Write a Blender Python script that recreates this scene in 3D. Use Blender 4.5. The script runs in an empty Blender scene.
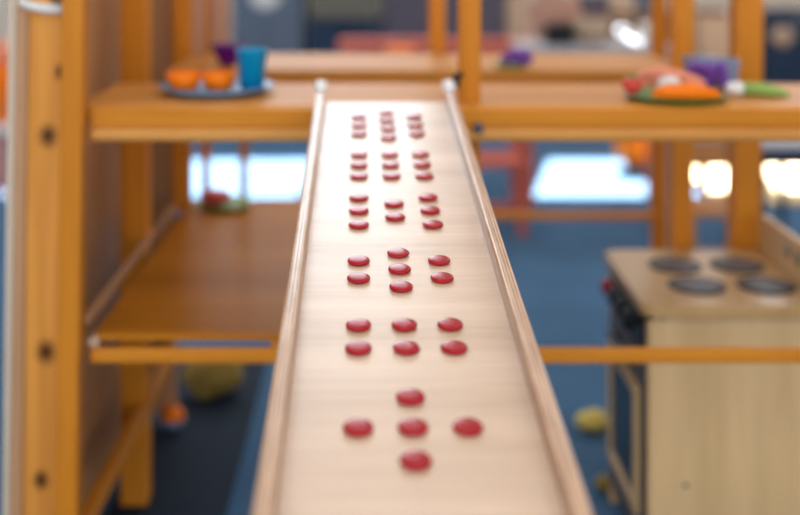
import bpy, bmesh, math, random
from mathutils import Vector, Matrix
random.seed(4)
S = bpy.context.scene
C = S.collection
PI = math.pi
F, H, VX, VY = 1111.0, 1.20, 380.0, -60.0      # focal length in px, eye height, vanishing point of the room's depth lines

# ---------------------------------------------------------------- camera
cd = bpy.data.cameras.new('camera')
cam = bpy.data.objects.new('camera', cd); C.objects.link(cam)
cam.location = (0, 0, H); cam.rotation_euler = (PI/2, 0, 0)
cd.sensor_width = 36.0; cd.lens = 50.0
cd.shift_x = (400 - VX)/800; cd.shift_y = -(257.5 - VY)/800
cd.clip_start = 0.05
cd.dof.use_dof = True; cd.dof.focus_distance = 1.17; cd.dof.aperture_fstop = 2.0
S.camera = cam

# ---------------------------------------------------------------- sky, sun, exposure
w = bpy.data.worlds.new('sky'); S.world = w; w.use_nodes = True
bg = w.node_tree.nodes['Background']
bg.inputs['Color'].default_value = (0.88, 0.93, 1.0, 1); bg.inputs['Strength'].default_value = 2.1
sd = bpy.data.lights.new('sun', 'SUN'); sd.energy = 75; sd.angle = 0.009; sd.color = (1.0, 0.95, 0.88)
sun = bpy.data.objects.new('sun', sd); C.objects.link(sun)
SUNAZ, SUNEL = math.atan(0.231), math.radians(40)
sdir = Vector((-math.sin(SUNAZ)*math.cos(SUNEL), -math.cos(SUNAZ)*math.cos(SUNEL), -math.sin(SUNEL)))
sun.rotation_euler = sdir.to_track_quat('-Z', 'Y').to_euler(); sun.location = (4, 12, 9)
FILL = 2.7                                       # strength of the unseen ceiling panels added as fill light
S.view_settings.view_transform = 'Standard'; S.view_settings.look = 'None'
S.view_settings.exposure = 0.0; S.view_settings.gamma = 1.0; S.view_settings.use_curve_mapping = False

# ---------------------------------------------------------------- helpers
def at(px, py, z):                               # a sight line's point at depth z
    return Vector(((px-VX)/F*z, z, H-(py-VY)/F*z))
def X(px, z): return (px-VX)/F*z
def Z(py, z): return H-(py-VY)/F*z

class MB:
    def __init__(s): s.bm = bmesh.new()
    def box(s, x0, x1, y0, y1, z0, z1, lean=0.0, bev=0.0):
        r = bmesh.ops.create_cube(s.bm, size=1)
        for v in r['verts']:
            v.co = Vector(((x0+x1)/2+v.co.x*(x1-x0), (y0+y1)/2+v.co.y*(y1-y0), (z0+z1)/2+v.co.z*(z1-z0)))
            v.co.x += lean*(v.co.z-H)
        if bev:
            es = list({e for v in r['verts'] for e in v.link_edges})
            bmesh.ops.bevel(s.bm, geom=es, offset=bev, segments=2, affect='EDGES', profile=0.5)
        return s
    def lathe(s, prof, c=(0,0,0), n=28, axis='z', closed=False):
        c = Vector(c); rings = []
        for r, h in prof:
            if r < 1e-6:
                rings.append([s.bm.verts.new(s._ax(c, 0, 0, h, axis))])
            else:
                rings.append([s.bm.verts.new(s._ax(c, r*math.cos(2*PI*k/n), r*math.sin(2*PI*k/n), h, axis)) for k in range(n)])
        for a, b in zip(rings, rings[1:]):
            if len(a) == 1 and len(b) == 1: continue
            for k in range(n):
                k2 = (k+1) % n
                if len(a) == 1: s.bm.faces.new((a[0], b[k2], b[k]))
                elif len(b) == 1: s.bm.faces.new((a[k], a[k2], b[0]))
                else: s.bm.faces.new((a[k], a[k2], b[k2], b[k]))
        return s
    def _ax(s, c, a, b, h, axis):
        return c + (Vector((a, b, h)) if axis == 'z' else Vector((h, a, b)) if axis == 'x' else Vector((b, h, a)))
    def tube(s, pts, r, n=12):
        pts = [Vector(p) for p in pts]; rings = []
        rr = r if isinstance(r, (list, tuple)) else [r]*len(pts)
        for i, p in enumerate(pts):
            t = (pts[min(i+1, len(pts)-1)]-pts[max(i-1, 0)]).normalized()
            u = t.cross(Vector((0, 0, 1)) if abs(t.z) < 0.9 else Vector((0, 1, 0))).normalized(); v = t.cross(u)
            rings.append([s.bm.verts.new(p+rr[i]*(u*math.cos(2*PI*k/n)+v*math.sin(2*PI*k/n))) for k in range(n)])
        for a, b in zip(rings, rings[1:]):
            for k in range(n): s.bm.faces.new((a[k], a[(k+1) % n], b[(k+1) % n], b[k]))
        s.bm.faces.new(rings[0][::-1]); s.bm.faces.new(rings[-1])
        return s
    def blob(s, c, rx, ry, rz, lump=0.0, seed=0, sub=3):
        r = bmesh.ops.create_icosphere(s.bm, subdivisions=sub, radius=1)
        rn = random.Random(seed); ph = [rn.uniform(0, 6) for _ in range(6)]
        for v in r['verts']:
            p = v.co.copy()
            k = 1+lump*(math.sin(4*p.x+ph[0])*math.sin(3*p.y+ph[1])+0.6*math.sin(5*p.z+ph[2])*math.sin(4*p.x+ph[3]))
            v.co = Vector((c[0]+p.x*rx*k, c[1]+p.y*ry*k, c[2]+p.z*rz*k))
        return s
    def prism(s, pts, a0, a1, axis='x', bev=0.0):
        # closed outline pts (two coordinates) swept along axis
        def mk(u, v, t): return (t, u, v) if axis == 'x' else (u, t, v) if axis == 'y' else (u, v, t)
        a = [s.bm.verts.new(mk(u, v, a0)) for u, v in pts]; b = [s.bm.verts.new(mk(u, v, a1)) for u, v in pts]
        n = len(pts); fs = [s.bm.faces.new(a), s.bm.faces.new(b[::-1])]
        for k in range(n): fs.append(s.bm.faces.new((a[k], b[k], b[(k+1) % n], a[(k+1) % n])))
        if bev:
            es = list({e for f in fs[:2] for e in f.edges})
            bmesh.ops.bevel(s.bm, geom=es, offset=bev, segments=2, affect='EDGES', profile=0.5)
        return s
    def build(s, name, m, parent=None, smooth=False):
        bmesh.ops.recalc_face_normals(s.bm, faces=s.bm.faces[:])
        me = bpy.data.meshes.new(name)
        if parent is not None:
            off = -parent.location if parent.parent is None else -(parent.location+parent.parent.location)
            if not parent.get('_local'): bmesh.ops.translate(s.bm, vec=off, verts=s.bm.verts[:])
        s.bm.to_mesh(me); s.bm.free()
        if smooth:
            for p in me.polygons: p.use_smooth = True
        o = bpy.data.objects.new(name, me); C.objects.link(o)
        if m: me.materials.append(m)
        if parent is not None: o.parent = parent
        elif name.split('_')[0] not in ('floor', 'ceiling', 'wall', 'window', 'baseboard', 'trim'):
            vs = me.vertices                              # a lone mesh gets its origin at its own base
            c = Vector(((min(v.co.x for v in vs)+max(v.co.x for v in vs))/2, (min(v.co.y for v in vs)+max(v.co.y for v in vs))/2, min(v.co.z for v in vs)))
            for v in vs: v.co -= c
            o.location = c
        return o
def tag(o, label, cat, group=None):
    o['label'] = label; o['category'] = cat
    if group: o['group'] = group
    return o
def thing(name, loc, label, cat, group=None):
    o = bpy.data.objects.new(name, None); C.objects.link(o); o.location = loc; o.empty_display_size = 0.05
    return tag(o, label, cat, group)
def struct(o): o['kind'] = 'structure'; return o
def lab(o, label): o['label'] = label; return o

# ---------------------------------------------------------------- materials
def new_mat(name):
    m = bpy.data.materials.new(name); m.use_nodes = True
    return m, m.node_tree.nodes, m.node_tree.links, m.node_tree.nodes['Principled BSDF']
def plain(name, col, rough=0.5, metal=0.0, var=0.06, spec=0.2, coat=0.0):
    m, N, L, P = new_mat(name)
    tc = N.new('ShaderNodeTexCoord'); nz = N.new('ShaderNodeTexNoise'); nz.inputs['Scale'].default_value = 14
    mx = N.new('ShaderNodeMix'); mx.data_type = 'RGBA'
    mx.inputs[6].default_value = (*[c*(1-var) for c in col], 1); mx.inputs[7].default_value = (*[min(1, c*(1+var)) for c in col], 1)
    L.new(tc.outputs['Object'], nz.inputs['Vector']); L.new(nz.outputs['Fac'], mx.inputs[0]); L.new(mx.outputs[2], P.inputs['Base Color'])
    P.inputs['Roughness'].default_value = rough; P.inputs['Metallic'].default_value = metal
    P.inputs['Specular IOR Level'].default_value = spec; P.inputs['Coat Weight'].default_value = coat
    return m
def wood(name, dark, light, axis, rough=0.35, grain=60, spec=0.5, knots=(), bump=0.05, coat=0.0, coat_rough=0.2):
    m, N, L, P = new_mat(name)
    tc = N.new('ShaderNodeTexCoord'); mp = N.new('ShaderNodeMapping')
    sc = {'x': (0.07, 1, 1), 'y': (1, 0.07, 1), 'z': (1, 1, 0.07)}[axis]
    mp.inputs['Scale'].default_value = sc
    n1 = N.new('ShaderNodeTexNoise'); n1.inputs['Scale'].default_value = grain; n1.inputs['Detail'].default_value = 5; n1.inputs['Distortion'].default_value = 0.6
    n2 = N.new('ShaderNodeTexNoise'); n2.inputs['Scale'].default_value = grain*0.15; n2.inputs['Detail'].default_value = 2
    ad = N.new('ShaderNodeMath'); ad.operation = 'MULTIPLY_ADD'; ad.inputs[1].default_value = 0.5
    r = N.new('ShaderNodeValToRGB'); r.color_ramp.elements[0].position = 0.52; r.color_ramp.elements[1].position = 0.98
    r.color_ramp.elements[0].color = (*dark, 1); r.color_ramp.elements[1].color = (*light, 1)
    L.new(tc.outputs['Object'], mp.inputs['Vector'])
    for n in (n1, n2): L.new(mp.outputs[0], n.inputs['Vector'])
    L.new(n1.outputs['Fac'], ad.inputs[0]); L.new(n2.outputs['Fac'], ad.inputs[2]); L.new(ad.outputs[0], r.inputs['Fac'])
    col = r.outputs['Color']
    for k, rad in knots:
        su = N.new('ShaderNodeVectorMath'); su.operation = 'SUBTRACT'; su.inputs[1].default_value = k
        ml = N.new('ShaderNodeVectorMath'); ml.operation = 'MULTIPLY'; ml.inputs[1].default_value = (1/rad, 0.0, 0.8/rad)
        ln = N.new('ShaderNodeVectorMath'); ln.operation = 'LENGTH'
        rr = N.new('ShaderNodeValToRGB'); rr.color_ramp.elements[0].position = 0.20; rr.color_ramp.elements[1].position = 1.0
        rr.color_ramp.elements[0].color = (1, 1, 1, 1); rr.color_ramp.elements[1].color = (0, 0, 0, 1)
        mx = N.new('ShaderNodeMix'); mx.data_type = 'RGBA'; mx.inputs[7].default_value = (0.075, 0.024, 0.008, 1)
        L.new(tc.outputs['Object'], su.inputs[0]); L.new(su.outputs[0], ml.inputs[0]); L.new(ml.outputs[0], ln.inputs[0])
        L.new(ln.outputs['Value'], rr.inputs['Fac']); L.new(rr.outputs['Color'], mx.inputs[0]); L.new(col, mx.inputs[6]); col = mx.outputs[2]
    L.new(col, P.inputs['Base Color'])
    P.inputs['Roughness'].default_value = rough; P.inputs['Specular IOR Level'].default_value = spec
    P.inputs['Coat Weight'].default_value = coat; P.inputs['Coat Roughness'].default_value = coat_rough
    if bump:
        b = N.new('ShaderNodeBump'); b.inputs['Strength'].default_value = bump; b.inputs['Distance'].default_value = 0.002
        L.new(n1.outputs['Fac'], b.inputs['Height']); L.new(b.outputs[0], P.inputs['Normal'])
    return m
PD, PL = (0.50, 0.160, 0.010), (0.72, 0.270, 0.026)
M = {}
for a in 'xyz': M['pine_'+a] = wood('honey_pine_'+a, PD, PL, a, rough=0.42, spec=0.12)
M['pine_top'] = wood('honey_pine_counter', (0.50, 0.20, 0.035), (0.64, 0.28, 0.06), 'x', rough=0.50, spec=0.14)
M['pine_lip'] = wood('lit_pine_lip', (0.56, 0.23, 0.045), (0.72, 0.33, 0.08), 'x', rough=0.4, spec=0.2)  # light falling on the lip from above is put into this paler colour
M['pine_shelf'] = wood('honey_pine_shelf', (0.40, 0.14, 0.010), (0.54, 0.20, 0.018), 'x', rough=0.30, spec=0.10)
M['pine_knot'] = None
M['ply_side'] = wood('plywood_panel', (0.42, 0.22, 0.10), (0.55, 0.30, 0.15), 'z', rough=0.40, spec=0.3)
M['pale_wood'] = wood('pale_plywood_edge', (0.62, 0.50, 0.36), (0.74, 0.62, 0.47), 'z', rough=0.5)
M['pink_wood'] = wood('pale_upright_wood', (0.48, 0.27, 0.17), (0.58, 0.35, 0.24), 'z', rough=0.4)
M['pine_shelf'].node_tree.nodes['Principled BSDF'].inputs['IOR'].default_value = 1.18
M['maple'] = wood('maple_veneer', (0.575, 0.39, 0.25), (0.75, 0.545, 0.385), 'x', rough=0.40, grain=105, bump=0.06, spec=0.5, coat=0.50, coat_rough=0.30)
M['stove_ply'] = wood('birch_plywood', (0.60, 0.39, 0.18), (0.76, 0.51, 0.26), 'z', rough=0.4, spec=0.2)
M['stove_top'] = wood('birch_plywood_top', (0.50, 0.29, 0.11), (0.62, 0.38, 0.16), 'y', rough=0.34, spec=0.4)
M['red'] = plain('red_lacquer', (0.38, 0.002, 0.011), 0.20, spec=0.30)
M['black'] = plain('black_plastic', (0.012, 0.012, 0.014), 0.35)
M['burner'] = plain('grey_burner_disc', (0.16, 0.15, 0.16), 0.4)
M['burner_ring'] = plain('dark_burner_ring', (0.05, 0.045, 0.05), 0.4)
M['screw'] = plain('grey_screw', (0.22, 0.22, 0.22), 0.35, 0.6)
M['darkpanel'] = plain('dark_grey_panel', (0.10, 0.085, 0.09), 0.4)
M['glass_dark'] = plain('dark_oven_glass', (0.015, 0.02, 0.03), 0.1)
M['orange'] = plain('orange_plastic', (0.95, 0.20, 0.002), 0.35)
M['blue'] = plain('turquoise_plastic', (0.0, 0.26, 0.50), 0.35)
M['bluegrey'] = plain('blue_grey_plastic', (0.20, 0.34, 0.55), 0.35)
M['purple'] = plain('purple_plastic', (0.11, 0.006, 0.17), 0.35)
M['violet'] = plain('violet_plastic', (0.17, 0.06, 0.33), 0.4)
M['green'] = plain('green_plastic', (0.10, 0.22, 0.04), 0.4)
M['ltgreen'] = plain('leaf_green', (0.28, 0.42, 0.10), 0.45)
M['knob'] = plain('sheen_white_knob', (0.88, 0.87, 0.86), 0.25, var=0.02, spec=0.5, coat=0.8)  # bright sheen of the maple knobs put into a white base colour
M['white'] = plain('white_plastic', (0.80, 0.78, 0.75), 0.4)
M['coral'] = plain('coral_red_paint', (0.55, 0.12, 0.08), 0.4)
M['pinkfood'] = plain('pink_toy_food', (0.80, 0.28, 0.17), 0.5, var=0.25)
M['redfood'] = plain('red_toy_food', (0.60, 0.07, 0.05), 0.45)
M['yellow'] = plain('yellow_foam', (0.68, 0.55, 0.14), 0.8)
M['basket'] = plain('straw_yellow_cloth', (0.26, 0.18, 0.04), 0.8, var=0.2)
M['navy'] = plain('navy_laminate', (0.018, 0.040, 0.085), 0.5)
M['slate'] = plain('slate_blue_paint', (0.12, 0.155, 0.21), 0.5)
M['darkgrey'] = plain('dark_violet_grey_paint', (0.10, 0.095, 0.13), 0.6)
M['tan'] = plain('tan_card', (0.50, 0.37, 0.27), 0.7)
M['skin'] = plain('dusty_pink_fabric', (0.52, 0.29, 0.22), 0.8)
M['cream'] = plain('cream_paint', (0.78, 0.69, 0.60), 0.7)
M['tub'] = plain('blue_grey_tub', (0.22, 0.27, 0.38), 0.3)
M['ltgrey'] = plain('light_grey_laminate', (0.50, 0.50, 0.53), 0.35)
M['steel'] = plain('polished_steel', (0.85, 0.85, 0.86), 0.18, 1.0, var=0.02)
M['mat'] = plain('warm_tint_cream', (0.80, 0.62, 0.36), 0.8)
M['chair_wood'] = wood('orange_brown_chair_wood', (0.38, 0.15, 0.035), (0.52, 0.22, 0.06), 'z', rough=0.4)
M['lilac'] = plain('lilac_grey_paint', (0.26, 0.21, 0.28), 0.5)
M['darksheet'] = plain('charcoal_sheet', (0.013, 0.024, 0.042), 0.9, var=0.2)
M['olive'] = plain('olive_grey_card', (0.16, 0.15, 0.12), 0.7)
M['brown'] = plain('brown_card', (0.20, 0.11, 0.06), 0.7)

def carpet():
    m, N, L, P = new_mat('blue_carpet')
    tc = N.new('ShaderNodeTexCoord'); n = N.new('ShaderNodeTexNoise'); n.inputs['Scale'].default_value = 220
    n2 = N.new('ShaderNodeTexNoise'); n2.inputs['Scale'].default_value = 3
    r = N.new('ShaderNodeValToRGB'); r.color_ramp.elements[0].color = (0.034, 0.088, 0.165, 1); r.color_ramp.elements[1].color = (0.050, 0.132, 0.250, 1)
    r.color_ramp.elements[0].position = 0.35; r.color_ramp.elements[1].position = 0.65
    ad = N.new('ShaderNodeMath'); ad.operation = 'MULTIPLY_ADD'; ad.inputs[1].default_value = 0.5
    h = N.new('ShaderNodeMath'); h.operation = 'MULTIPLY'; h.inputs[1].default_value = 0.5
    L.new(tc.outputs['Object'], n.inputs['Vector']); L.new(tc.outputs['Object'], n2.inputs['Vector'])
    L.new(n2.outputs['Fac'], h.inputs[0]); L.new(n.outputs['Fac'], ad.inputs[0]); L.new(h.outputs[0], ad.inputs[2])
    L.new(ad.outputs[0], r.inputs['Fac']); L.new(r.outputs['Color'], P.inputs['Base Color'])
    b = N.new('ShaderNodeBump'); b.inputs['Strength'].default_value = 0.3; b.inputs['Distance'].default_value = 0.004
    L.new(n.outputs['Fac'], b.inputs['Height']); L.new(b.outputs[0], P.inputs['Normal'])
    P.inputs['Sheen Weight'].default_value = 0.08; P.inputs['Sheen Roughness'].default_value = 0.5; P.inputs['Sheen Tint'].default_value = (0.6, 0.8, 1, 1)
    P.inputs['Roughness'].default_value = 0.95; P.inputs['Specular IOR Level'].default_value = 0.15
    return m
M['carpet'] = carpet()
def diffuser():
    m, N, L, P = new_mat('fill_glow')
    P.inputs['Base Color'].default_value = (0.9, 0.9, 0.9, 1)
    P.inputs['Emission Color'].default_value = (1.0, 0.96, 0.92, 1); P.inputs['Emission Strength'].default_value = FILL
    return m
M['diffuser'] = diffuser()
def pane():
    m, N, L, P = new_mat('window_glass')
    t = N.new('ShaderNodeBsdfTransparent'); g = N.new('ShaderNodeBsdfGlossy'); g.inputs['Roughness'].default_value = 0.02
    mx = N.new('ShaderNodeMixShader'); mx.inputs[0].default_value = 0.06
    L.new(t.outputs[0], mx.inputs[1]); L.new(g.outputs[0], mx.inputs[2]); L.new(mx.outputs[0], N['Material Output'].inputs['Surface'])
    return m
M['pane'] = pane()
def rail_ply():
    m, N, L, P = new_mat('plywood_layers')
    tc = N.new('ShaderNodeTexCoord'); sp = N.new('ShaderNodeSeparateXYZ')
    mu = N.new('ShaderNodeMath'); mu.operation = 'MULTIPLY'; mu.inputs[1].default_value = 2*PI/0.0034
    si = N.new('ShaderNodeMath'); si.operation = 'SINE'
    mp = N.new('ShaderNodeMapping'); mp.inputs['Scale'].default_value = (60, 6, 60)
    nz = N.new('ShaderNodeTexNoise'); nz.inputs['Scale'].default_value = 3; nz.inputs['Detail'].default_value = 4
    ad = N.new('ShaderNodeMath'); ad.operation = 'MULTIPLY_ADD'; ad.inputs[1].default_value = 0.28
    r = N.new('ShaderNodeValToRGB'); r.color_ramp.elements[0].position = 0.25; r.color_ramp.elements[1].position = 0.75
    r.color_ramp.elements[0].color = (0.34, 0.185, 0.095, 1); r.color_ramp.elements[1].color = (0.66, 0.42, 0.26, 1)
    L.new(tc.outputs['Object'], sp.inputs[0]); L.new(sp.outputs['X'], mu.inputs[0]); L.new(mu.outputs[0], si.inputs[0])
    L.new(tc.outputs['Object'], mp.inputs['Vector']); L.new(mp.outputs[0], nz.inputs['Vector'])
    L.new(si.outputs[0], ad.inputs[0]); L.new(nz.outputs['Fac'], ad.inputs[2]); L.new(ad.outputs[0], r.inputs['Fac'])
    L.new(r.outputs['Color'], P.inputs['Base Color']); P.inputs['Roughness'].default_value = 0.48
    P.inputs['Coat Weight'].default_value = 0.45; P.inputs['Coat Roughness'].default_value = 0.16
    return m
M['rail'] = rail_ply()

# ---------------------------------------------------------------- room
BW, CL, LW, RW, FW = 8.0, 5.3, -3.6, 4.2, -2.5
struct(MB().box(LW, RW, FW, BW, -0.05, 0.0).build('floor', M['carpet']))
struct(MB().box(LW, RW, FW, BW, CL, CL+0.1).build('ceiling', M['cream']))
WIN = [(-1.2, 0.3), (1.34, 2.40), (2.48, 3.4)]; WZ0, WZ1 = 1.66, 2.50
wb = MB().box(LW, RW, BW, BW+0.08, 0, WZ0).box(LW, RW, BW, BW+0.08, WZ1, CL)
xs = [LW] + [v for ab in WIN for v in ab] + [RW]
for k in range(0, len(xs), 2): wb.box(xs[k], xs[k+1], BW, BW+0.08, WZ0, WZ1)
struct(wb.build('wall_back', M['cream']))
struct(MB().box(LW-0.08, LW, FW, BW, 0, CL).build('wall_left', M['cream']))
struct(MB().box(RW, RW+0.08, FW, BW, 0, CL).build('wall_right', M['cream']))
struct(MB().box(LW, RW, BW-0.02, BW, 0, 0.1).build('baseboard_back', M['navy']))
for i, (a, b) in enumerate(WIN):
    t = 0.03
    f = MB().box(a, b, BW+0.02, BW+0.06, WZ0, WZ0+t).box(a, b, BW+0.02, BW+0.06, WZ1-t, WZ1).box(a, a+t, BW+0.02, BW+0.06, WZ0, WZ1).box(b-t, b, BW+0.02, BW+0.06, WZ0, WZ1)
    fo = struct(f.build('window_%d' % (i+1), M['white']))
    MB().box(a+t, b-t, BW+0.038, BW+0.042, WZ0+t, WZ1-t).build('pane', M['pane'], fo)

GLOW = 5.6                                      # strength of the unseen panes added to put sheen on the ramp
def glow_mat():
    m, N, L, P = new_mat('added_sheen_glow')
    P.inputs['Base Color'].default_value = (0.85, 0.87, 0.9, 1)
    P.inputs['Emission Color'].default_value = (0.80, 0.90, 1.0, 1); P.inputs['Emission Strength'].default_value = GLOW
    return m
M['glow'] = glow_mat()
for i, (a, b) in enumerate(((-2.6, 0.55), (2.6, 4.1))):  # glowing panes added out of view for the ramp sheen and steel plate highlight
    t, q0, q1 = 0.04, 2.62, 5.1
    f = MB().box(a, b, BW-0.04, BW-0.001, q0, q0+t).box(a, b, BW-0.04, BW-0.001, q1-t, q1).box(a, a+t, BW-0.04, BW-0.001, q0, q1).box(b-t, b, BW-0.04, BW-0.001, q0, q1)
    fo = struct(f.build('window_%d' % (i+4), M['white']))
    MB().box(a+t, b-t, BW-0.02, BW-0.002, q0+t, q1-t).build('frosted_pane', M['glow'], fo)

for lx in (-1.7, 0.1, 1.9):
    for ly in (-0.6, 1.9, 4.4, 6.9):  # unseen panels added for ambient light and sheen
        col = {-1.7: 'left', 0.1: 'middle', 1.9: 'right'}[lx]; row = {-0.6: 'nearest the camera', 1.9: 'over the counter', 4.4: 'beyond the counter', 6.9: 'nearest the windows'}[ly]
        t = thing('fill_panel', (lx, ly, CL), 'rectangular white panel added overhead as unseen fill light, %s row, %s' % (col, row), 'light', 'added ceiling fill panels')
        fr = MB()
        for bx in ((-.62, -.58, -.32, .32), (.58, .62, -.32, .32), (-.58, .58, -.32, -.28), (-.58, .58, .28, .32)):
            fr.box(lx+bx[0], lx+bx[1], ly+bx[2], ly+bx[3], CL-0.03, CL)
        fr.build('frame', M['white'], t)
        MB().box(lx-.58, lx+.58, ly-.28, ly+.28, CL-0.02, CL-0.005).build('diffuser', M['diffuser'], t)

# ---------------------------------------------------------------- counting ramp
Yb = 0.4926
pitch, yaw = math.atan(135/F), math.atan(20/F)
ramp = thing('counting_ramp', (0, 0, H-Yb), 'long pale maple ramp with side rails and rows of red domed buttons', 'ramp')
ramp.rotation_euler = (pitch, 0, yaw); ramp['_local'] = 1
K = math.sqrt(1+(135/F)**2+(20/F)**2)            # along-ramp length per unit of depth
xl, xr, z0, z1 = -0.0581, 0.1419, 0.42, 1.842
bo = MB().box(xl-0.004, xr+0.004, z0*K, z1*K, -0.012, 0.0, bev=0.0012).build('board', M['maple'], ramp)
def rail(xa, xb):
    # upright plywood strip with rounded top corners, tapering round at its far end
    r = 0.0035; pts = []
    for cx, a0 in ((xb-r, 0), (xa+r, 90)):
        for k in range(5):
            a = math.radians(a0+90*k/4); pts.append((cx+r*math.cos(a), 0.0205-r+r*math.sin(a)))
    pts += [(xa, -0.02), (xb, -0.02)]
    o = MB().prism(pts, z0*K, (z1-0.02)*K, 'y').build('rail', M['rail'], ramp, True)
    for p in o.data.polygons: p.use_smooth = len(p.vertices) == 4
    md = o.modifiers.new('split', 'EDGE_SPLIT'); md.split_angle = math.radians(40)
    c = (xa+xb)/2
    prof = [(0, -0.012)]+[(0.0118*math.sin(math.radians(a)), -0.0118*math.cos(math.radians(a))) for a in range(15, 180, 15)]+[(0, 0.0118)]
    k = MB().lathe(prof, (c, (z1+0.022)*K, 0.0205), 24)
    k.tube([(c, (z1-0.021)*K, 0.008), (c, (z1+0.020)*K, 0.016)], 0.0045)
    lab(k.build('end_knob', M['knob'], ramp, True), 'round maple end knob, its sheen painted white')
rail(xl-0.0144, xl); rail(xr, xr+0.0140)
for sx in (xl-0.012, xr-0.015):                  # trestle legs below the near end
    p0 = Vector((sx+0.013, 0.52, Z(0, 0.52)))
    b = Vector((sx+0.013, 0.50*K, -0.02))
    R = Matrix.Rotation(yaw, 4, 'Z') @ Matrix.Rotation(pitch, 4, 'X')
    foot = R.inverted() @ (Vector((0, 0, Yb-H)) + Vector((sx, 0.50, 0)))
    MB().tube([b, foot], 0.013, 10).build('leg', M['maple'], ramp)
DC = [xl+0.1-0.0433, xl+0.1, xl+0.1+0.0433]
rows = [(1, [.8356, .880, .9245]), (0, [.880]), (2, [.880])]
for c in (0, 1, 2): rows.append((c, [1.008, 1.0525]))
rows += [(1, [1.1355, 1.178, 1.2205]), (0, [1.1565, 1.2005]), (2, [1.1565, 1.2005])]
rows += [(0, [1.303, 1.348, 1.3926]), (2, [1.303, 1.348, 1.3926]), (1, [1.327, 1.371])]
for c in (0, 1, 2): rows.append((c, [1.4735, 1.5195, 1.5645]))
rows += [(1, [1.6436, 1.689, 1.7325, 1.777]), (0, [1.6635, 1.708, 1.754]), (2, [1.6635, 1.708, 1.754])]
dotmesh = None
prof = [(0, 0.0), (0.0092, 0.0), (0.0108, 0.0006), (0.0118, 0.0014), (0.0122, 0.0024), (0.0119, 0.0031), (0.0111, 0.0037), (0.0100, 0.0041), (0.0088, 0.00435), (0.0060, 0.0045), (0.0030, 0.0046), (0, 0.00465)]
for c, zz in rows:
    for zv in zz:
        if dotmesh is None:
            o = MB().lathe(prof, n=32).build('red_button', M['red'], ramp, True); dotmesh = o.data
        else:
            o = bpy.data.objects.new('red_button', dotmesh); C.objects.link(o); o.parent = ramp
        o.location = (DC[c], (zv-0.0045)*K, 0.0)

# ---------------------------------------------------------------- play counter
Fz = 1.85; CT = Z(107, Fz); LS = Z(337, Fz)       # counter front depth, counter height, lower shelf height
LEAN = 0.0125
XL = X(87, 1.83)
counter = thing('play_counter', (0.2, Fz, 0), 'honey pine play counter with lower shelf and tall posts behind the ramp', 'counter')
B = lambda: MB()
Bk = 2.16
B().box(XL-0.03, 1.25, Fz+0.0165, Bk, CT-0.022, CT, bev=0.004).build('countertop', M['pine_top'], counter)
B().box(XL, 1.25, Fz-0.003, Fz+0.016, CT-0.034, CT-0.002, bev=0.003).build('front_beam', M['pine_x'], counter)
B().box(XL, 1.25, Fz-0.009, Fz+0.030, CT-0.057, CT-0.0345, bev=0.007).build('front_lip', M['pine_lip'], counter)
B().box(XL-0.03, 1.25, Bk-0.03, Bk-0.005, CT-0.07, CT-0.0225, bev=0.003).build('rear_beam', M['pine_x'], counter)
B().box(XL-0.036, XL, 1.812, 1.850, 0, 1.75, lean=LEAN, bev=0.004).build('post', M['pine_z'], counter)
kx = lambda px, py: (X(px, 1.853)-0.2, 0, Z(py, 1.853))
M['pine_knot'] = wood('knotty_pine', (0.44, 0.145, 0.014), (0.88, 0.39, 0.080), 'z', rough=0.42, spec=0.12, grain=26, knots=[(kx(61, 72), 0.015), (kx(48, 136), 0.021), (kx(46, 352), 0.022), (kx(41, 480), 0.018)])
B().box(X(30, 1.855), X(66, 1.855), 1.853, 1.873, 0, 1.75, lean=LEAN, bev=0.003).build('end_board', M['pine_knot'], counter)
B().box(X(18, 1.88), X(30.5, 1.88), 1.875, 1.895, 0, 1.75, lean=LEAN, bev=0.002).build('end_board', M['ply_side'], counter)
B().box(-0.585, -0.573, 1.897, 2.75, 0.03, 1.75, lean=LEAN).build('side_panel', M['ply_side'], counter)
B().box(X(120, 2.35), X(147, 2.35), 2.35, 2.40, 0, 1.75, bev=0.004).build('post', M['pine_z'], counter)
B().box(X(147, 2.74)-0.03, X(176, 2.74), 2.741, 2.752, 0.03, 1.75).build('back_panel', M['ply_side'], counter)
B().box(X(174, 2.72), X(191, 2.72), 2.70, 2.74, LS+0.0005, 1.75, bev=0.003).build('post', M['pine_z'], counter)
B().box(-0.515, -0.494, 1.875, 2.70, 0.185, 0.222, bev=0.003).build('side_rail', M['pine_y'], counter)
B().box(-0.500, -0.489, 1.875, 2.70, LS+0.012, LS+0.030, bev=0.003).build('side_rail', M['ply_side'], counter)
B().box(-0.482, -0.13, Fz+0.012, 2.84, LS-0.011, LS, bev=0.002).build('lower_shelf', M['pine_shelf'], counter)
B().box(-0.182, -0.166, Fz+0.002, Fz+0.03, LS-0.030, LS-0.0115, bev=0.002).build('end_block', M['pine_z'], counter)
B().tube([(-0.478, Fz+0.004, LS-0.010), (-0.478, Fz+0.03, LS-0.010)], 0.010).build('dowel_end', M['maple'], counter, False)
B().box(XL, 1.25, Fz-0.006, Fz+0.010, Z(363, Fz), Z(348, Fz), bev=0.005).build('stretcher', M['pine_x'], counter)
B().box(-0.165, X(656, 2.74), 2.702, 2.722, LS-0.020, LS-0.002, bev=0.003).build('rear_stretcher', M['pine_x'], counter)
B().box(X(459, 1.9), X(481, 1.9), 1.888, 1.926, 0, 1.75, lean=0.006, bev=0.003).build('post', M['pine_z'], counter)
B().box(X(737.5, 2.42), X(765, 2.42), 2.42, 2.475, 0, 1.75, lean=0.012, bev=0.004).build('post', M['pine_z'], counter)
for px in (206, 244):
    B().box(X(px-4, 2.85), X(px+4, 2.85), 2.8405, 2.855, LS-0.02, CT-0.06).build('slat', M['pine_z'], counter)
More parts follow.
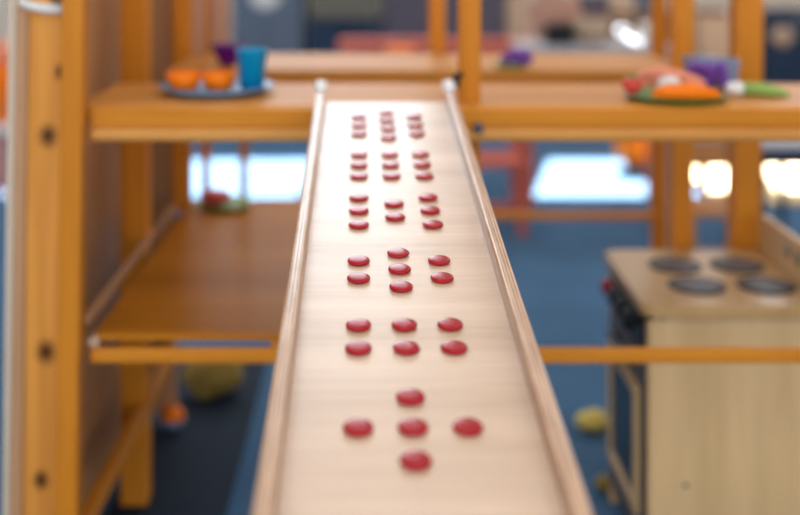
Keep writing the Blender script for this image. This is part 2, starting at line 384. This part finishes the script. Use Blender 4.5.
B().box(1.20, 1.25, 1.87, 1.91, 0, CT-0.06, bev=0.003).build('post', M['pine_z'], counter)
b = B().tube([at(456, 88, 1.882), at(456, 76, 1.882)], 0.006)
b.tube([at(456, 76, 1.880), at(462, 74, 1.884)], 0.005)
lab(b.build('latch', M['black'], counter), 'black metal latch')
lab(B().blob(at(478.5, 128, 1.834), 0.009, 0.008, 0.009).build('bolt', M['darkgrey'], counter, True), 'dark grey bolt knob')

# second, deeper shelf behind
shelf = thing('pine_bench', (0.1, 2.55, 0), 'honey pine bench shelf standing behind the play counter', 'shelf')
A0, A1 = 2.376, 2.733
BX1 = X(690, 2.4)
B().box(-0.455, BX1, A0, A1, CT-0.022, CT, bev=0.004).build('top_board', M['pine_top'], shelf)
B().box(-0.44, BX1-0.002, A0-0.006, A0+0.024, CT-0.062, CT-0.0225, bev=0.004).build('front_beam', M['pine_x'], shelf)
B().box(X(671.5, 2.41), X(692.5, 2.41), A0+0.026, A0+0.070, 0, CT-0.0225, bev=0.004).box(X(673, 2.41), X(694, 2.41), A0+0.026, A0+0.070, CT, 1.75, bev=0.004).build('post', M['pine_z'], shelf)
for pa, pb in ((652, 665), (429, 445)):
    B().box(X(pa, 2.75), X(pb, 2.75), 2.735, 2.772, 0, 1.75, bev=0.004).build('post', M['pine_z'], shelf)
B().box(X(190.5, 2.77), X(205, 2.77), 2.755, 2.775, CT-0.03, 1.75).build('upright_board', M['pink_wood'], shelf)
B().box(X(204.6, 2.79), X(210, 2.79), 2.777, 2.800, CT-0.03, 1.75).build('upright_board', M['pine_z'], shelf)
B().box(X(210, 2.81), X(229, 2.81), 2.802, 2.820, CT-0.03, 1.75).build('upright_board', M['pink_wood'], shelf)

pl = B().box(X(10, 1.9), X(17.5, 1.9), 1.897, 2.60, 0, 1.75, lean=LEAN, bev=0.002).build('divider_panel', M['pale_wood'])
tag(pl, 'thin pale-edged divider panel standing left of the counter end boards', 'panel')
cord = MB().tube([at(21, 0, 1.850), at(23, 3.0, 1.846), at(32, 6, 1.844), at(42, 8, 1.843), at(54, 9, 1.843), at(64.5, 8.5, 1.843)], [0.006, 0.007, 0.0075, 0.008, 0.0085, 0.0085], 10).build('cord', M['white'], None, True)
tag(cord, 'short white cord draped across the top of the left end boards', 'cord')
tag(MB().box(X(52, 1.84), X(64, 1.84), 1.83, 1.852, Z(2.5, 1.84), Z(-14, 1.84), bev=0.002).build('clip', M['brown']), 'small dark brown clip above the white cord on the left board', 'clip')

# ---------------------------------------------------------------- toy stove
st = thing('toy_stove', (0.65, 2.21, 0), 'birch plywood toy stove with four grey burners behind the rail', 'stove')
sx0, sx1, sy0, sy1, sh = 0.492, 0.815, 2.03, 2.39, Z(305, 2.03)
B().box(sx0+0.012, sx1, sy0+0.006, sy0+0.020, 0.0, sh-0.022, bev=0.001).build('side_panel', M['stove_ply'], st)
B().box(sx0+0.012, sx1, sy1-0.020, sy1-0.006, 0.0, sh-0.022, bev=0.001).build('side_panel', M['stove_ply'], st)
B().box(sx0, sx0+0.0115, sy0+0.004, sy0+0.026, 0.0, sh-0.030, bev=0.001).build('front_stile', M['stove_ply'], st)
B().box(sx0, sx0+0.0115, sy1-0.026, sy1-0.004, 0.0, sh-0.030, bev=0.001).build('front_stile', M['stove_ply'], st)
# top slab with rounded front and near edges
def rrect(x0, x1, y0, y1, r):
    p = []
    for cx, cy, a0 in ((x1-0.003, y1-0.003, 0), (x0+r, y1-r, 90), (x0+r, y0+r, 180), (x1-0.003, y0+0.003, 270)):
        rr = r if cx < (x0+x1)/2 else 0.003
        for k in range(6):
            a = math.radians(a0+90*k/5); p.append((cx+rr*math.cos(a), cy+rr*math.sin(a)))
    return p
B().prism(rrect(sx0-0.012, sx1, sy0-0.004, sy1+0.004, 0.018), sh-0.0215, sh, 'z', bev=0.0100).build('stove_top', M['stove_top'], st, False)
cp = B().box(sx0-0.006, sx0-0.0005, sy0+0.028, sy1-0.028, sh-0.105, sh-0.024, bev=0.001).build('control_panel', M['black'], st)
for k, (yy, mm) in enumerate(((2.335, 'red'), (2.27, 'black'), (2.205, 'black'), (2.14, 'black'))):
    kn = B().lathe([(0, -0.018), (0.015, -0.018), (0.018, -0.015), (0.018, -0.003), (0.020, 0)], (sx0-0.0065, yy, sh-0.062), 20, 'x').build('knob', M[mm], cp, True)
    lab(kn, 'red knob' if mm == 'red' else 'black knob')
dr = B().box(sx0-0.004, sx0+0.010, sy0+0.028, sy1-0.028, 0.05, sh-0.115, bev=0.002).build('oven_door', M['darkpanel'], st)
wy0, wy1, wz0, wz1 = sy0+0.075, sy1-0.075, 0.14, sh-0.19
f = B()
for q in ((wy0-0.02, wy0, wz0-0.02, wz1+0.02), (wy1, wy1+0.02, wz0-0.02, wz1+0.02), (wy0, wy1, wz0-0.02, wz0), (wy0, wy1, wz1, wz1+0.02)):
    f.box(sx0-0.014, sx0-0.0045, *q, bev=0.001)
f.build('window_frame', M['stove_ply'], dr)
B().box(sx0-0.009, sx0-0.0045, wy0+0.0005, wy1-0.0005, wz0+0.0005, wz1-0.0005).build('oven_window', M['glass_dark'], dr)
B().tube([(sx0-0.022, sy0+0.10, sh-0.142), (sx0-0.022, sy1-0.10, sh-0.142)], 0.006).box(sx0-0.022, sx0-0.0045, sy0+0.11, sy0+0.12, sh-0.147, sh-0.137).box(sx0-0.022, sx0-0.0045, sy1-0.12, sy1-0.11, sh-0.147, sh-0.137).build('door_handle', M['black'], dr)
bh = Z(213, 2.39)
bs = B().prism([(sy0+0.0, sh-0.05), (sy1+0.004, sh-0.05), (sy1+0.004, bh-0.012), (sy1-0.008, bh), (sy0+0.012, bh), (sy0, bh-0.012)], sx1+0.0005, sx1+0.014, 'x', bev=0.002).build('backsplash', M['stove_ply'], st)
for yy in (2.22, 2.165):
    lab(B().lathe([(0, -0.002), (0.013, -0.002), (0.013, 0)], (sx1-0.0005+0.0008, yy, (sh+bh)/2+0.006), 20, 'x').build('dial', M['screw'], bs, True), 'small grey dial')
for px, py, zz, dd in ((697, 286, 2.14, 0.110), (766, 286, 2.14, 0.110), (675, 266, 2.273, 0.108), (737, 266, 2.273, 0.108)):
    cx, r = X(px, zz), dd/2
    bn = B().lathe([(r, 0.0005), (r, 0.003), (r*0.93, 0.004), (r*0.82, 0.004), (r*0.80, 0.0015), (0, 0.0015)], (cx, zz, sh), 36).build('burner', M['burner_ring'], st, True)
    pr = [(0, 0.0030)]
    for k in range(4):
        a, b_ = r*(0.12+0.165*k), r*(0.12+0.165*k+0.12)
        pr += [(a, 0.0030), (a, 0.0045), (b_, 0.0045), (b_, 0.0030)]
    B().lathe(pr, (cx, zz, sh), 36).build('burner_coil', M['burner'], bn)
for px, py in ((663, 318), (703, 312), (686, 486), (652, 322)):
    p = at(px, py, sy0+0.004)
    B().lathe([(0, -0.0015), (0.0045, -0.0015), (0.005, 0.0)], (p.x, sy0+0.0058, p.z), 16, 'y').build('screw', M['screw'], st)

# ---------------------------------------------------------------- toy dishes and food
def rev(name, prof, loc, m, label, cat, group=None, n=32):
    o = MB().lathe(prof, loc, n).build(name, m, None, True)
    return tag(o, label, cat, group)
def plate(r, h=0.012):
    return [(0, 0.0), (r*0.72, 0.0), (r*0.80, 0.003), (r, h-0.002), (r, h), (r*0.78, 0.006), (r*0.7, 0.004), (0, 0.004)]
def bowl(r0, r1, h, t=0.003):
    return [(0, 0), (r0, 0), (r0+(r1-r0)*0.55, h*0.4), (r1, h), (r1-t, h), (r0+(r1-r0)*0.5, h*0.42), (r0-t, t), (0, t)]
pz = 2.02
pc = at(217, 93, pz); pc.z = CT+0.0005
rev('plate', plate(0.104, 0.016), pc, M['bluegrey'], 'blue-grey toy plate on the counter under two orange bowls', 'plate')
pb = CT+0.005
for px, side in ((184, 'left'), (219, 'right')):
    rev('bowl', bowl(0.021, 0.0335, 0.033), (X(px, pz), pz, pb), M['orange'], 'orange toy bowl on the blue-grey plate, %s' % ('left one away from the tumbler' if side == 'left' else 'right one next to the tumbler'), 'bowl', 'orange toy bowls')
rev('tumbler', [(0, 0), (0.020, 0), (0.028, 0.072), (0.0295, 0.074), (0.0295, 0.077), (0.0265, 0.077), (0.018, 0.004), (0, 0.004)], (X(252, 2.0), pz-0.02, pb), M['blue'], 'turquoise plastic tumbler standing on the blue-grey plate', 'cup')
rev('bowl', [(0, 0), (0.018, 0), (0.022, 0.012), (0.037, 0.040), (0.0385, 0.046), (0.035, 0.046), (0.020, 0.014), (0, 0.006)], (X(228, 2.46), 2.46, CT+0.0005), M['purple'], 'dark purple toy bowl on the rear bench behind the tumbler', 'bowl')
# right plate with food
qz = 1.935
rev('plate', plate(0.088, 0.010), (X(675, qz), qz, CT+0.0005), M['green'], 'dark green toy plate of food near the counter front', 'plate')
fz = CT+0.0055
c = MB().tube([(X(644, qz), qz-0.055, fz+0.010), (X(655, qz), qz-0.055, fz+0.015), (X(680, qz), qz-0.055, fz+0.016), (X(704, qz), qz-0.050, fz+0.011), (X(714, qz), qz-0.045, fz+0.007)], [0.004, 0.013, 0.0155, 0.010, 0.003], 16).build('carrot', M['orange'], None, True)
tag(c, 'orange toy carrot lying along the front of the green plate', 'toy food')
sb_ = thing('strawberry', (X(630, qz), qz-0.02, fz), 'red toy strawberry at the left rim of the green plate', 'toy food')
MB().lathe([(0, 0), (0.008, 0.003), (0.017, 0.014), (0.019, 0.022), (0.013, 0.030), (0, 0.032)], (X(630, qz), qz-0.018, fz+0.004), 20).build('fruit', M['redfood'], sb_, True)
MB().lathe([(0.012, 0.0305), (0.006, 0.034), (0, 0.035)], (X(630, qz), qz-0.018, fz+0.0045), 8).build('leaf_cap', M['green'], sb_, True)
for i, (px, dy, r, m, nm, lb) in enumerate(((652, 0.03, 0.020, 'pinkfood', 'shrimp', 'pink toy shrimp heaped behind the carrot, left one'), (672, 0.035, 0.022, 'white', 'egg', 'white toy egg half in the middle of the green plate'), (690, 0.02, 0.018, 'pinkfood', 'sausage', 'pink toy sausage behind the right end of the carrot'))):
    if nm == 'shrimp':
        o = MB().tube([(X(640+24*k/7, qz), qz+0.015+0.018*math.sin(PI*k/7), fz+0.016+0.014*math.sin(PI*k/7)) for k in range(8)], [0.005, 0.010, 0.013, 0.014, 0.013, 0.011, 0.008, 0.003], 14)
    elif nm == 'egg':
        o = MB().blob((X(672, qz), qz+0.018, fz+0.019), 0.022, 0.015, 0.0175)
    else:
        o = MB().tube([(X(684, qz), qz+0.02, fz+0.012), (X(688, qz), qz+0.02, fz+0.016), (X(698, qz), qz+0.02, fz+0.018), (X(706, qz), qz+0.02, fz+0.015), (X(709, qz), qz+0.02, fz+0.012)], [0.004, 0.013, 0.015, 0.012, 0.003], 14)
    tag(o.build(nm, M[m], None, True), lb, 'toy food')
o = MB().tube([(X(640+12*k, 1.95), 1.957-0.004*abs(k-2.5), fz+0.036+0.006*math.sin(k)) for k in range(6)], [0.004, 0.008, 0.009, 0.009, 0.008, 0.003], 12).build('bacon', M['pinkfood'], None, True)
tag(o, 'salmon pink toy bacon strip lying on top of the food heap', 'toy food')
ez = 2.05
eg = thing('grapes', (X(711, ez), ez, CT), 'violet toy grape cluster behind the food plate', 'toy food')
rn = random.Random(3)
for k in range(14):
    MB().blob((X(711, ez)+rn.uniform(-.03, .03), ez+rn.uniform(-.02, .02), CT+0.013+(k % 3)*0.013+rn.uniform(0, .004)), 0.0125, 0.0125, 0.0125, sub=2).build('grape', M['violet'], eg, True)
lk = thing('leek', (X(752, 1.98), 1.98, CT), 'green and white toy leek lying right of the plate', 'toy food')
MB().tube([(X(726, 1.98), 1.98, CT+0.010), (X(730, 1.98), 1.98, CT+0.013), (X(742, 1.98), 1.98, CT+0.013)], [0.007, 0.012, 0.0125], 16).build('bulb', M['white'], lk, True)
MB().tube([(X(742, 1.98), 1.98, CT+0.0125), (X(760, 1.98), 1.975, CT+0.0125), (X(774, 1.98), 1.965, CT+0.009), (X(784, 1.98), 1.955, CT+0.006)], [0.012, 0.012, 0.009, 0.004], 16).build('leaves', M['ltgreen'], lk, True)
# on the rear bench
gz = 2.42
rev('plate', plate(0.036, 0.006), (X(510, gz), gz, CT+0.0005), M['green'], 'small green toy plate on the rear bench', 'plate')
g2 = thing('grapes', (X(508, gz), gz, CT+0.005), 'violet toy grapes on the small green plate of the rear bench', 'toy food')
for k in range(10):
    MB().blob((X(511, gz)+rn.uniform(-.042, .045), gz+rn.uniform(-.015, .015), CT+0.018+(k % 2)*0.012), 0.0125, 0.0125, 0.0115, sub=2).build('grape', M['violet'], g2, True)
# on the lower shelf
hz = 2.75
rev('plate', plate(0.070, 0.014), (X(224, hz), hz, LS+0.0005), M['ltgreen'], 'pale green toy plate on the lower shelf at its back edge', 'plate')
o = MB().blob((X(215, hz), hz, LS+0.026), 0.042, 0.04, 0.020, 0.12, 2).build('bread_roll', M['redfood'], None, True)
tag(o, 'red-orange toy pizza roll on the lower shelf plate', 'toy food')

# ---------------------------------------------------------------- things on the carpet
def floor_z(py): return H*F/(py-VY)
z_ = 2.72
o = MB().blob((X(592, z_), z_, 0.024), 0.042, 0.03, 0.024, 0.14, 5).build('sponge', M['yellow'], None, True)
tag(o, 'pale yellow lumpy foam toy on the carpet left of the stove', 'toy')
z_ = 2.42
o = MB().blob((X(603, z_), z_, 0.017), 0.018, 0.016, 0.017, 0.05, 8).build('foam_ball', M['basket'], None, True)
tag(o, 'small dull olive ball on the carpet beside the oven door', 'ball')
tag(MB().box(-0.57, -0.320, 1.7, 3.25, 0.0, 0.003).build('floor_sheet', M['darksheet']), 'thin dark charcoal sheet on the carpet under the lower shelf', 'mat')  # thin sheet, darker than the carpet around it
z_ = 2.72; r = 0.028
tb = thing('toy_ball', (X(173, z_), z_, 0.0032), 'small orange and blue ball in the shade under the lower shelf', 'ball')
def cap(c, r, a0, a1, n=20):
    return [(r*math.sin(math.radians(a0+(a1-a0)*k/8)), r-r*math.cos(math.radians(a0+(a1-a0)*k/8))) for k in range(9)]
MB().lathe(cap(None, r, 0, 85), (X(173, z_), z_, 0.0032), 24).build('lower_half', M['bluegrey'], tb, True)
MB().lathe(cap(None, r, 85, 180), (X(173, z_), z_, 0.0032), 24).build('upper_half', M['orange'], tb, True)
z_ = 2.92
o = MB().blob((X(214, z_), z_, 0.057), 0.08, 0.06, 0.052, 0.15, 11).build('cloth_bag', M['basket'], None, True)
tag(o, 'slumped mustard yellow cloth bag on the carpet under the shelf', 'bag')

def chair(name, px, z, w, d, hs, hb, m, label, rot=0.0, slats=2, leg=0.014):
    cx = X(px, z); t = thing(name, (cx, z, 0), label, 'chair')
    MB().box(cx-w/2, cx+w/2, z-d/2, z+d/2, hs-0.02, hs, bev=0.004).build('seat', m, t)
    for sx in (-1, 1):
        MB().box(cx+sx*(w/2-leg)-leg, cx+sx*(w/2-leg)+leg, z-d/2, z-d/2+2*leg, 0, hs-0.0205, bev=0.002).build('leg', m, t)
        MB().box(cx+sx*(w/2-leg)-leg, cx+sx*(w/2-leg)+leg, z+d/2+0.0005, z+d/2+2*leg, 0, hb, bev=0.002).build('leg', m, t)
        MB().box(cx+sx*(w/2-leg)-leg*0.7, cx+sx*(w/2-leg)+leg*0.7, z-d/2+2*leg+0.001, z+d/2-0.0005, hs*0.35, hs*0.35+0.03).build('stretcher', m, t)
    for k in range(slats):
        hh = hs+(hb-hs)*(0.45+0.5*k/max(1, slats-1))
        MB().box(cx-w/2+2*leg, cx+w/2-2*leg, z+d/2+0.004, z+d/2+0.018, hh-0.05, hh, bev=0.003).build('back_slat', m, t)
    MB().box(cx-w/2+2*leg, cx+w/2-2*leg, z-d/2+0.003, z-d/2+0.018, hs*0.35, hs*0.35+0.03).build('stretcher', m, t)
    return t
chair('child_chair', 490, 4.62, 0.27, 0.26, 0.30, 0.56, M['coral'], 'coral red child chair beyond the counter right of the ramp', leg=0.016)
ch = chair('child_chair', 713, 4.0, 0.245, 0.24, 0.25, 0.47, M['chair_wood'], 'orange-brown wooden child chair seen under the counter right of the posts', slats=0)
cxx = X(713, 4.0)
MB().box(cxx-0.016, cxx+0.022, 4.126, 4.136, 0.2505, 0.3565, bev=0.002).build('back_bar', M['chair_wood'], ch)
MB().box(cxx-0.093, cxx+0.093, 4.124, 4.138, 0.357, 0.452, bev=0.003).build('back_slat', M['chair_wood'], ch)
MB().box(cxx-0.093, cxx-0.0165, 4.126, 4.134, 0.278, 0.304, bev=0.002).build('back_bar', M['chair_wood'], ch)

def table(name, x0, x1, y0, y1, h, m, ml, label, th=0.03, apron=0.05, leg=0.02):
    t = thing(name, ((x0+x1)/2, (y0+y1)/2, 0), label, 'table')
    MB().box(x0, x1, y0, y1, h-th, h, bev=0.006).build('tabletop', m, t)
    if apron:
        a = 0.05
        MB().box(x0+a, x1-a, y0+a, y0+a+0.02, h-th-apron, h-th-0.0005).build('apron', ml, t)
    for sx in (x0+0.05, x1-0.05):
        for sy in (y0+0.06, y1-0.06):
            MB().tube([(sx, sy, 0), (sx, sy, h-th-0.0005)], leg, 12).build('leg', ml, t)
    return t
table('bench', X(338, 5.75), X(540, 5.75), 5.75, 5.95, Z(41, 5.75), M['coral'], M['coral'], 'long coral red bench top far behind the ramp', 0.065, 0.0)
sto = thing('stool', (X(400, 5.2), 5.2, 0), 'small orange stool in front of the coral red bench', 'stool')
MB().lathe([(0, -0.03), (0.065, -0.03), (0.07, -0.024), (0.07, -0.006), (0.064, 0), (0, 0)], (X(400, 5.2), 5.2, Z(47, 5.2)), 24).build('seat', M['orange'], sto, True)
for k in range(3):
    a = 2*PI*k/3+0.5; q = (X(400, 5.2)+0.045*math.cos(a), 5.2+0.045*math.sin(a)); e = (X(400, 5.2)+0.09*math.cos(a), 5.2+0.09*math.sin(a))
    MB().tube([(e[0], e[1], 0), (q[0], q[1], Z(47, 5.2)-0.0305)], 0.012, 10).build('leg', M['orange'], sto)
o = MB().blob((X(636, 5.85), 5.85, 0.12), 0.115, 0.115, 0.12).build('ball', M['orange'], None, True)
tag(o, 'large orange ball on the sunlit carpet seen under the counter', 'ball')
tt = table('table', X(524, 4.9)-0.02, X(676, 4.9), 4.9, 5.22, Z(46, 4.9), M['ltgrey'], M['coral'], 'light grey laminate table with clutter, far right of the ramp', 0.03, 0.0)
T2 = Z(46, 4.9)
ty = 4.98
tag(MB().box(X(545, ty), X(572, ty), ty-0.05, ty+0.06, T2, T2+0.095, bev=0.008).build('box', M['black']), 'black box on the light grey table', 'box')
tag(MB().blob((X(556, 5.12), 5.14, T2+0.12), 0.115, 0.04, 0.12, 0.10, 21).build('bag', M['skin'], None, True), 'dusty pink soft bag standing behind the black box', 'bag')
tag(MB().lathe([(0, 0), (0.07, 0), (0.09, 0.11), (0.084, 0.11), (0.066, 0.006), (0, 0.006)], (X(594, ty), ty+0.05, T2), 24).build('basket', M['tan'], None, True), 'tan round basket on the grey table right of the black box', 'basket')
pt = MB().lathe([(0, 0), (0.05, 0.002), (0.068, 0.012), (0.066, 0.014), (0.05, 0.005), (0, 0.004)], (0, 0, 0), 32).build('steel_plate', M['steel'], None, True)
pt.location = (X(628, 5.0), 4.99, Z(40, 4.99)+0.012); pt.rotation_euler = Vector((0.35, -0.45, 0.82)).to_track_quat('Z', 'Y').to_euler()
tag(pt, 'shiny steel plate leaning on the white cup at the right table end', 'plate')
tag(MB().lathe([(0, 0), (0.036, 0), (0.045, 0.09), (0.041, 0.09), (0.032, 0.006), (0, 0.006)], (X(651, 5.1), 5.1, T2), 24).build('cup', M['white'], None, True), 'white cup at the right end of the light grey table', 'cup')

# ---------------------------------------------------------------- far furniture
def cabinet(name, px0, px1, z, d, h, m, label, doors=2, handle='steel', top=None):
    x0, x1 = X(px0, z), X(px1, z); t = thing(name, ((x0+x1)/2, z+d/2, 0), label, 'cabinet')
    MB().box(x0, x1, z+0.018, z+d, 0, h-0.02, bev=0.003).build('body', m, t)
    MB().box(x0-0.005, x1+0.005, z, z+d+0.005, h-0.0195, h, bev=0.003).build('top', top or m, t)
    wd = (x1-x0)/doors
    for k in range(doors):
        dd = MB().box(x0+k*wd+0.004, x0+(k+1)*wd-0.004, z+0.001, z+0.0175, 0.05, h-0.024, bev=0.002).build('door', m, t)
        hx = x0+(k+1)*wd-0.05 if k % 2 == 0 else x0+k*wd+0.05
        MB().tube([(hx, z-0.012, h*0.84), (hx, z-0.012, h*0.84+0.10)], 0.006).build('handle', M[handle], dd)
    return t
cabinet('cabinet', 232, 303, 7.5, 0.4, 1.08, M['slate'], 'slate blue cupboard with two doors behind the turquoise tumbler', 2)
cz = 7.48
tag(MB().lathe([(0, -0.004), (0.10, -0.004), (0.105, 0.0)], (X(265, cz), 7.494, Z(-6, cz)), 28, 'y').build('paper_disc', M['white'], None, True), 'round white paper disc stuck on the slate blue cupboard', 'paper')
cabinet('cabinet', 308, 383, 7.5, 0.4, Z(20, 7.5), M['navy'], 'low navy cupboard right of the slate blue one', 2, 'black')
tag(MB().box(X(310, 7.6), X(383, 7.6), 7.52, 7.8, Z(20, 7.5)+0.001, Z(20, 7.5)+0.30, bev=0.01).build('storage_box', M['olive']), 'olive grey storage box on the low navy cupboard', 'box')
cabinet('cabinet', 385, 505, 7.5, 0.4, 1.08, M['darkgrey'], 'wide dark violet-grey cupboard behind the coral table', 3)
tag(MB().box(X(507, 7.5), X(530, 7.5), 7.5, 7.66, 0, 1.5, bev=0.004).build('pillar', M['tan']), 'tan grey upright pillar right of the dark grey cupboard', 'pillar')
cabinet('cabinet', 575, 730, 7.45, 0.4, Z(14, 7.45), M['brown'], 'long brown low cupboard by the back wall right of the pillar', 3)
cb = Z(14, 7.45)
for i, (px, wv, hv, m, lb) in enumerate(((593, 0.20, 0.13, 'darkgrey', 'dark grey carton on the brown cupboard, leftmost'), (622, 0.16, 0.10, 'tan', 'tan carton in the middle of the brown cupboard'), (646, 0.12, 0.15, 'slate', 'slate blue carton on the brown cupboard near the posts'))):
    x = X(px, 7.5)
    tag(MB().box(x-wv/2, x+wv/2, 7.47, 7.62, cb+0.0, cb+hv, bev=0.004).build('carton', M[m]), lb, 'box', 'cartons on the brown cupboard')
# low trolley with tubs right of the posts
TZ = CT+0.0005
def tub(px, y, w_, d_, h_, label, rot):
    cx = X(px, y); t = thing('tub', (cx, y, TZ), label, 'tub', 'blue-grey tubs at the back of the counter')
    m = MB()
    for q in ((-w_, w_, -d_, -d_+.006), (-w_, w_, d_-.006, d_), (-w_, -w_+.006, -d_+.006, d_-.006), (w_-.006, w_, -d_+.006, d_-.006)):
        m.box(cx+q[0], cx+q[1], y+q[2], y+q[3], TZ, TZ+h_)
    m.box(cx-w_+.006, cx+w_-.006, y-d_+.006, y+d_-.006, TZ, TZ+.006)
    m.build('body', M['tub'], t)
    r_ = MB()
    for q in ((-w_-.003, w_+.003, -d_-.003, -d_), (-w_-.003, w_+.003, d_, d_+.003), (-w_-.003, -w_, -d_, d_), (w_, w_+.003, -d_, d_)):
        r_.box(cx+q[0], cx+q[1], y+q[2], y+q[3], TZ+h_-.012, TZ+h_)
    r_.build('rim', M['tub'], t)
    t.rotation_euler.z = rot
tub(701, 2.115, 0.021, 0.026, 0.056, 'blue-grey toy tub behind the violet grapes, beside the thinner post', 0.3)
tub(727, 2.120, 0.019, 0.026, 0.050, 'blue-grey toy tub behind the violet grapes, beside the thick post', -0.25)
cz2 = 7.2
tag(MB().box(X(700, cz2), X(742, cz2), cz2, cz2+0.2, 0, Z(16, cz2), bev=0.006).build('crate', M['tan']), 'tall tan crate standing behind the blue-grey tubs', 'crate')
tag(MB().box(X(703, cz2+.03), X(728, cz2+.03), cz2+0.03, cz2+0.17, Z(16, cz2), Z(10, cz2), bev=0.006).build('box', M['brown']), 'flat brown box lying on the tall tan crate', 'box')
cabinet('cabinet', 762, 850, 7.5, 0.4, Z(12, 7.5), M['navy'], 'navy blue cupboard right of the thick post', 2, 'steel')
tag(MB().blob((X(782, 7.48), 7.477, Z(36, 7.48)), 0.075, 0.022, 0.065, 0.1, 31).build('hanging_bag', M['tan'], None, True), 'small tan cloth pouch hanging on the navy cupboard door', 'bag')
# pale grey low shelf, added warm-tint mat and blocks in the sun beyond the stove
table('low_table', X(754, 4.0), X(840, 4.0), 4.0, 4.5, Z(142, 4.0), M['ltgrey'], M['navy'], 'light grey low table beyond the stove backsplash', 0.03, 0.065, 0.015)
tag(MB().box(X(684, 5.6), X(860, 5.6), 5.02, 6.1, 0.0005, 0.025, bev=0.006).build('play_mat', M['mat']), 'cream sheet added on the carpet to tint the bright patch warm', 'mat')  # sheet added to give the sunlit floor a warm tint
tag(MB().lathe([(0, 0), (0.06, 0), (0.06, 0.012), (0.026, 0.018), (0.026, 0.74), (0, 0.745)], (X(667, 4.7), 4.7, 0), 24).build('pole', M['lilac'], None, True), 'lilac-grey round pole on a disc foot between the two right back posts', 'pole')
# left edge: orange and pink toys beyond the divider
kz = 5.2
table('low_table', X(-60, kz), X(9, kz), 5.15, 5.55, Z(126, kz), M['white'], M['pinkfood'], 'white low table with pink apron at the left picture edge', 0.03, 0.20, 0.02)
tag(MB().lathe([(0, 0), (0.12, 0), (0.15, Z(66, kz)-Z(126, kz)), (0.14, Z(66, kz)-Z(126, kz)), (0.115, 0.01), (0, 0.01)], (X(-22, kz), kz+0.16, Z(126, kz)), 32).build('toy_bin', M['orange'], None, True), 'orange round toy bin on the white low table at the left edge', 'bin')
tag(MB().blob((X(-10, kz), kz+0.16, Z(60, kz)), 0.09, 0.08, 0.075, 0.05, 5).build('soft_toy', M['pinkfood'], None, True), 'pink soft toy sticking out of the orange bin', 'toy')
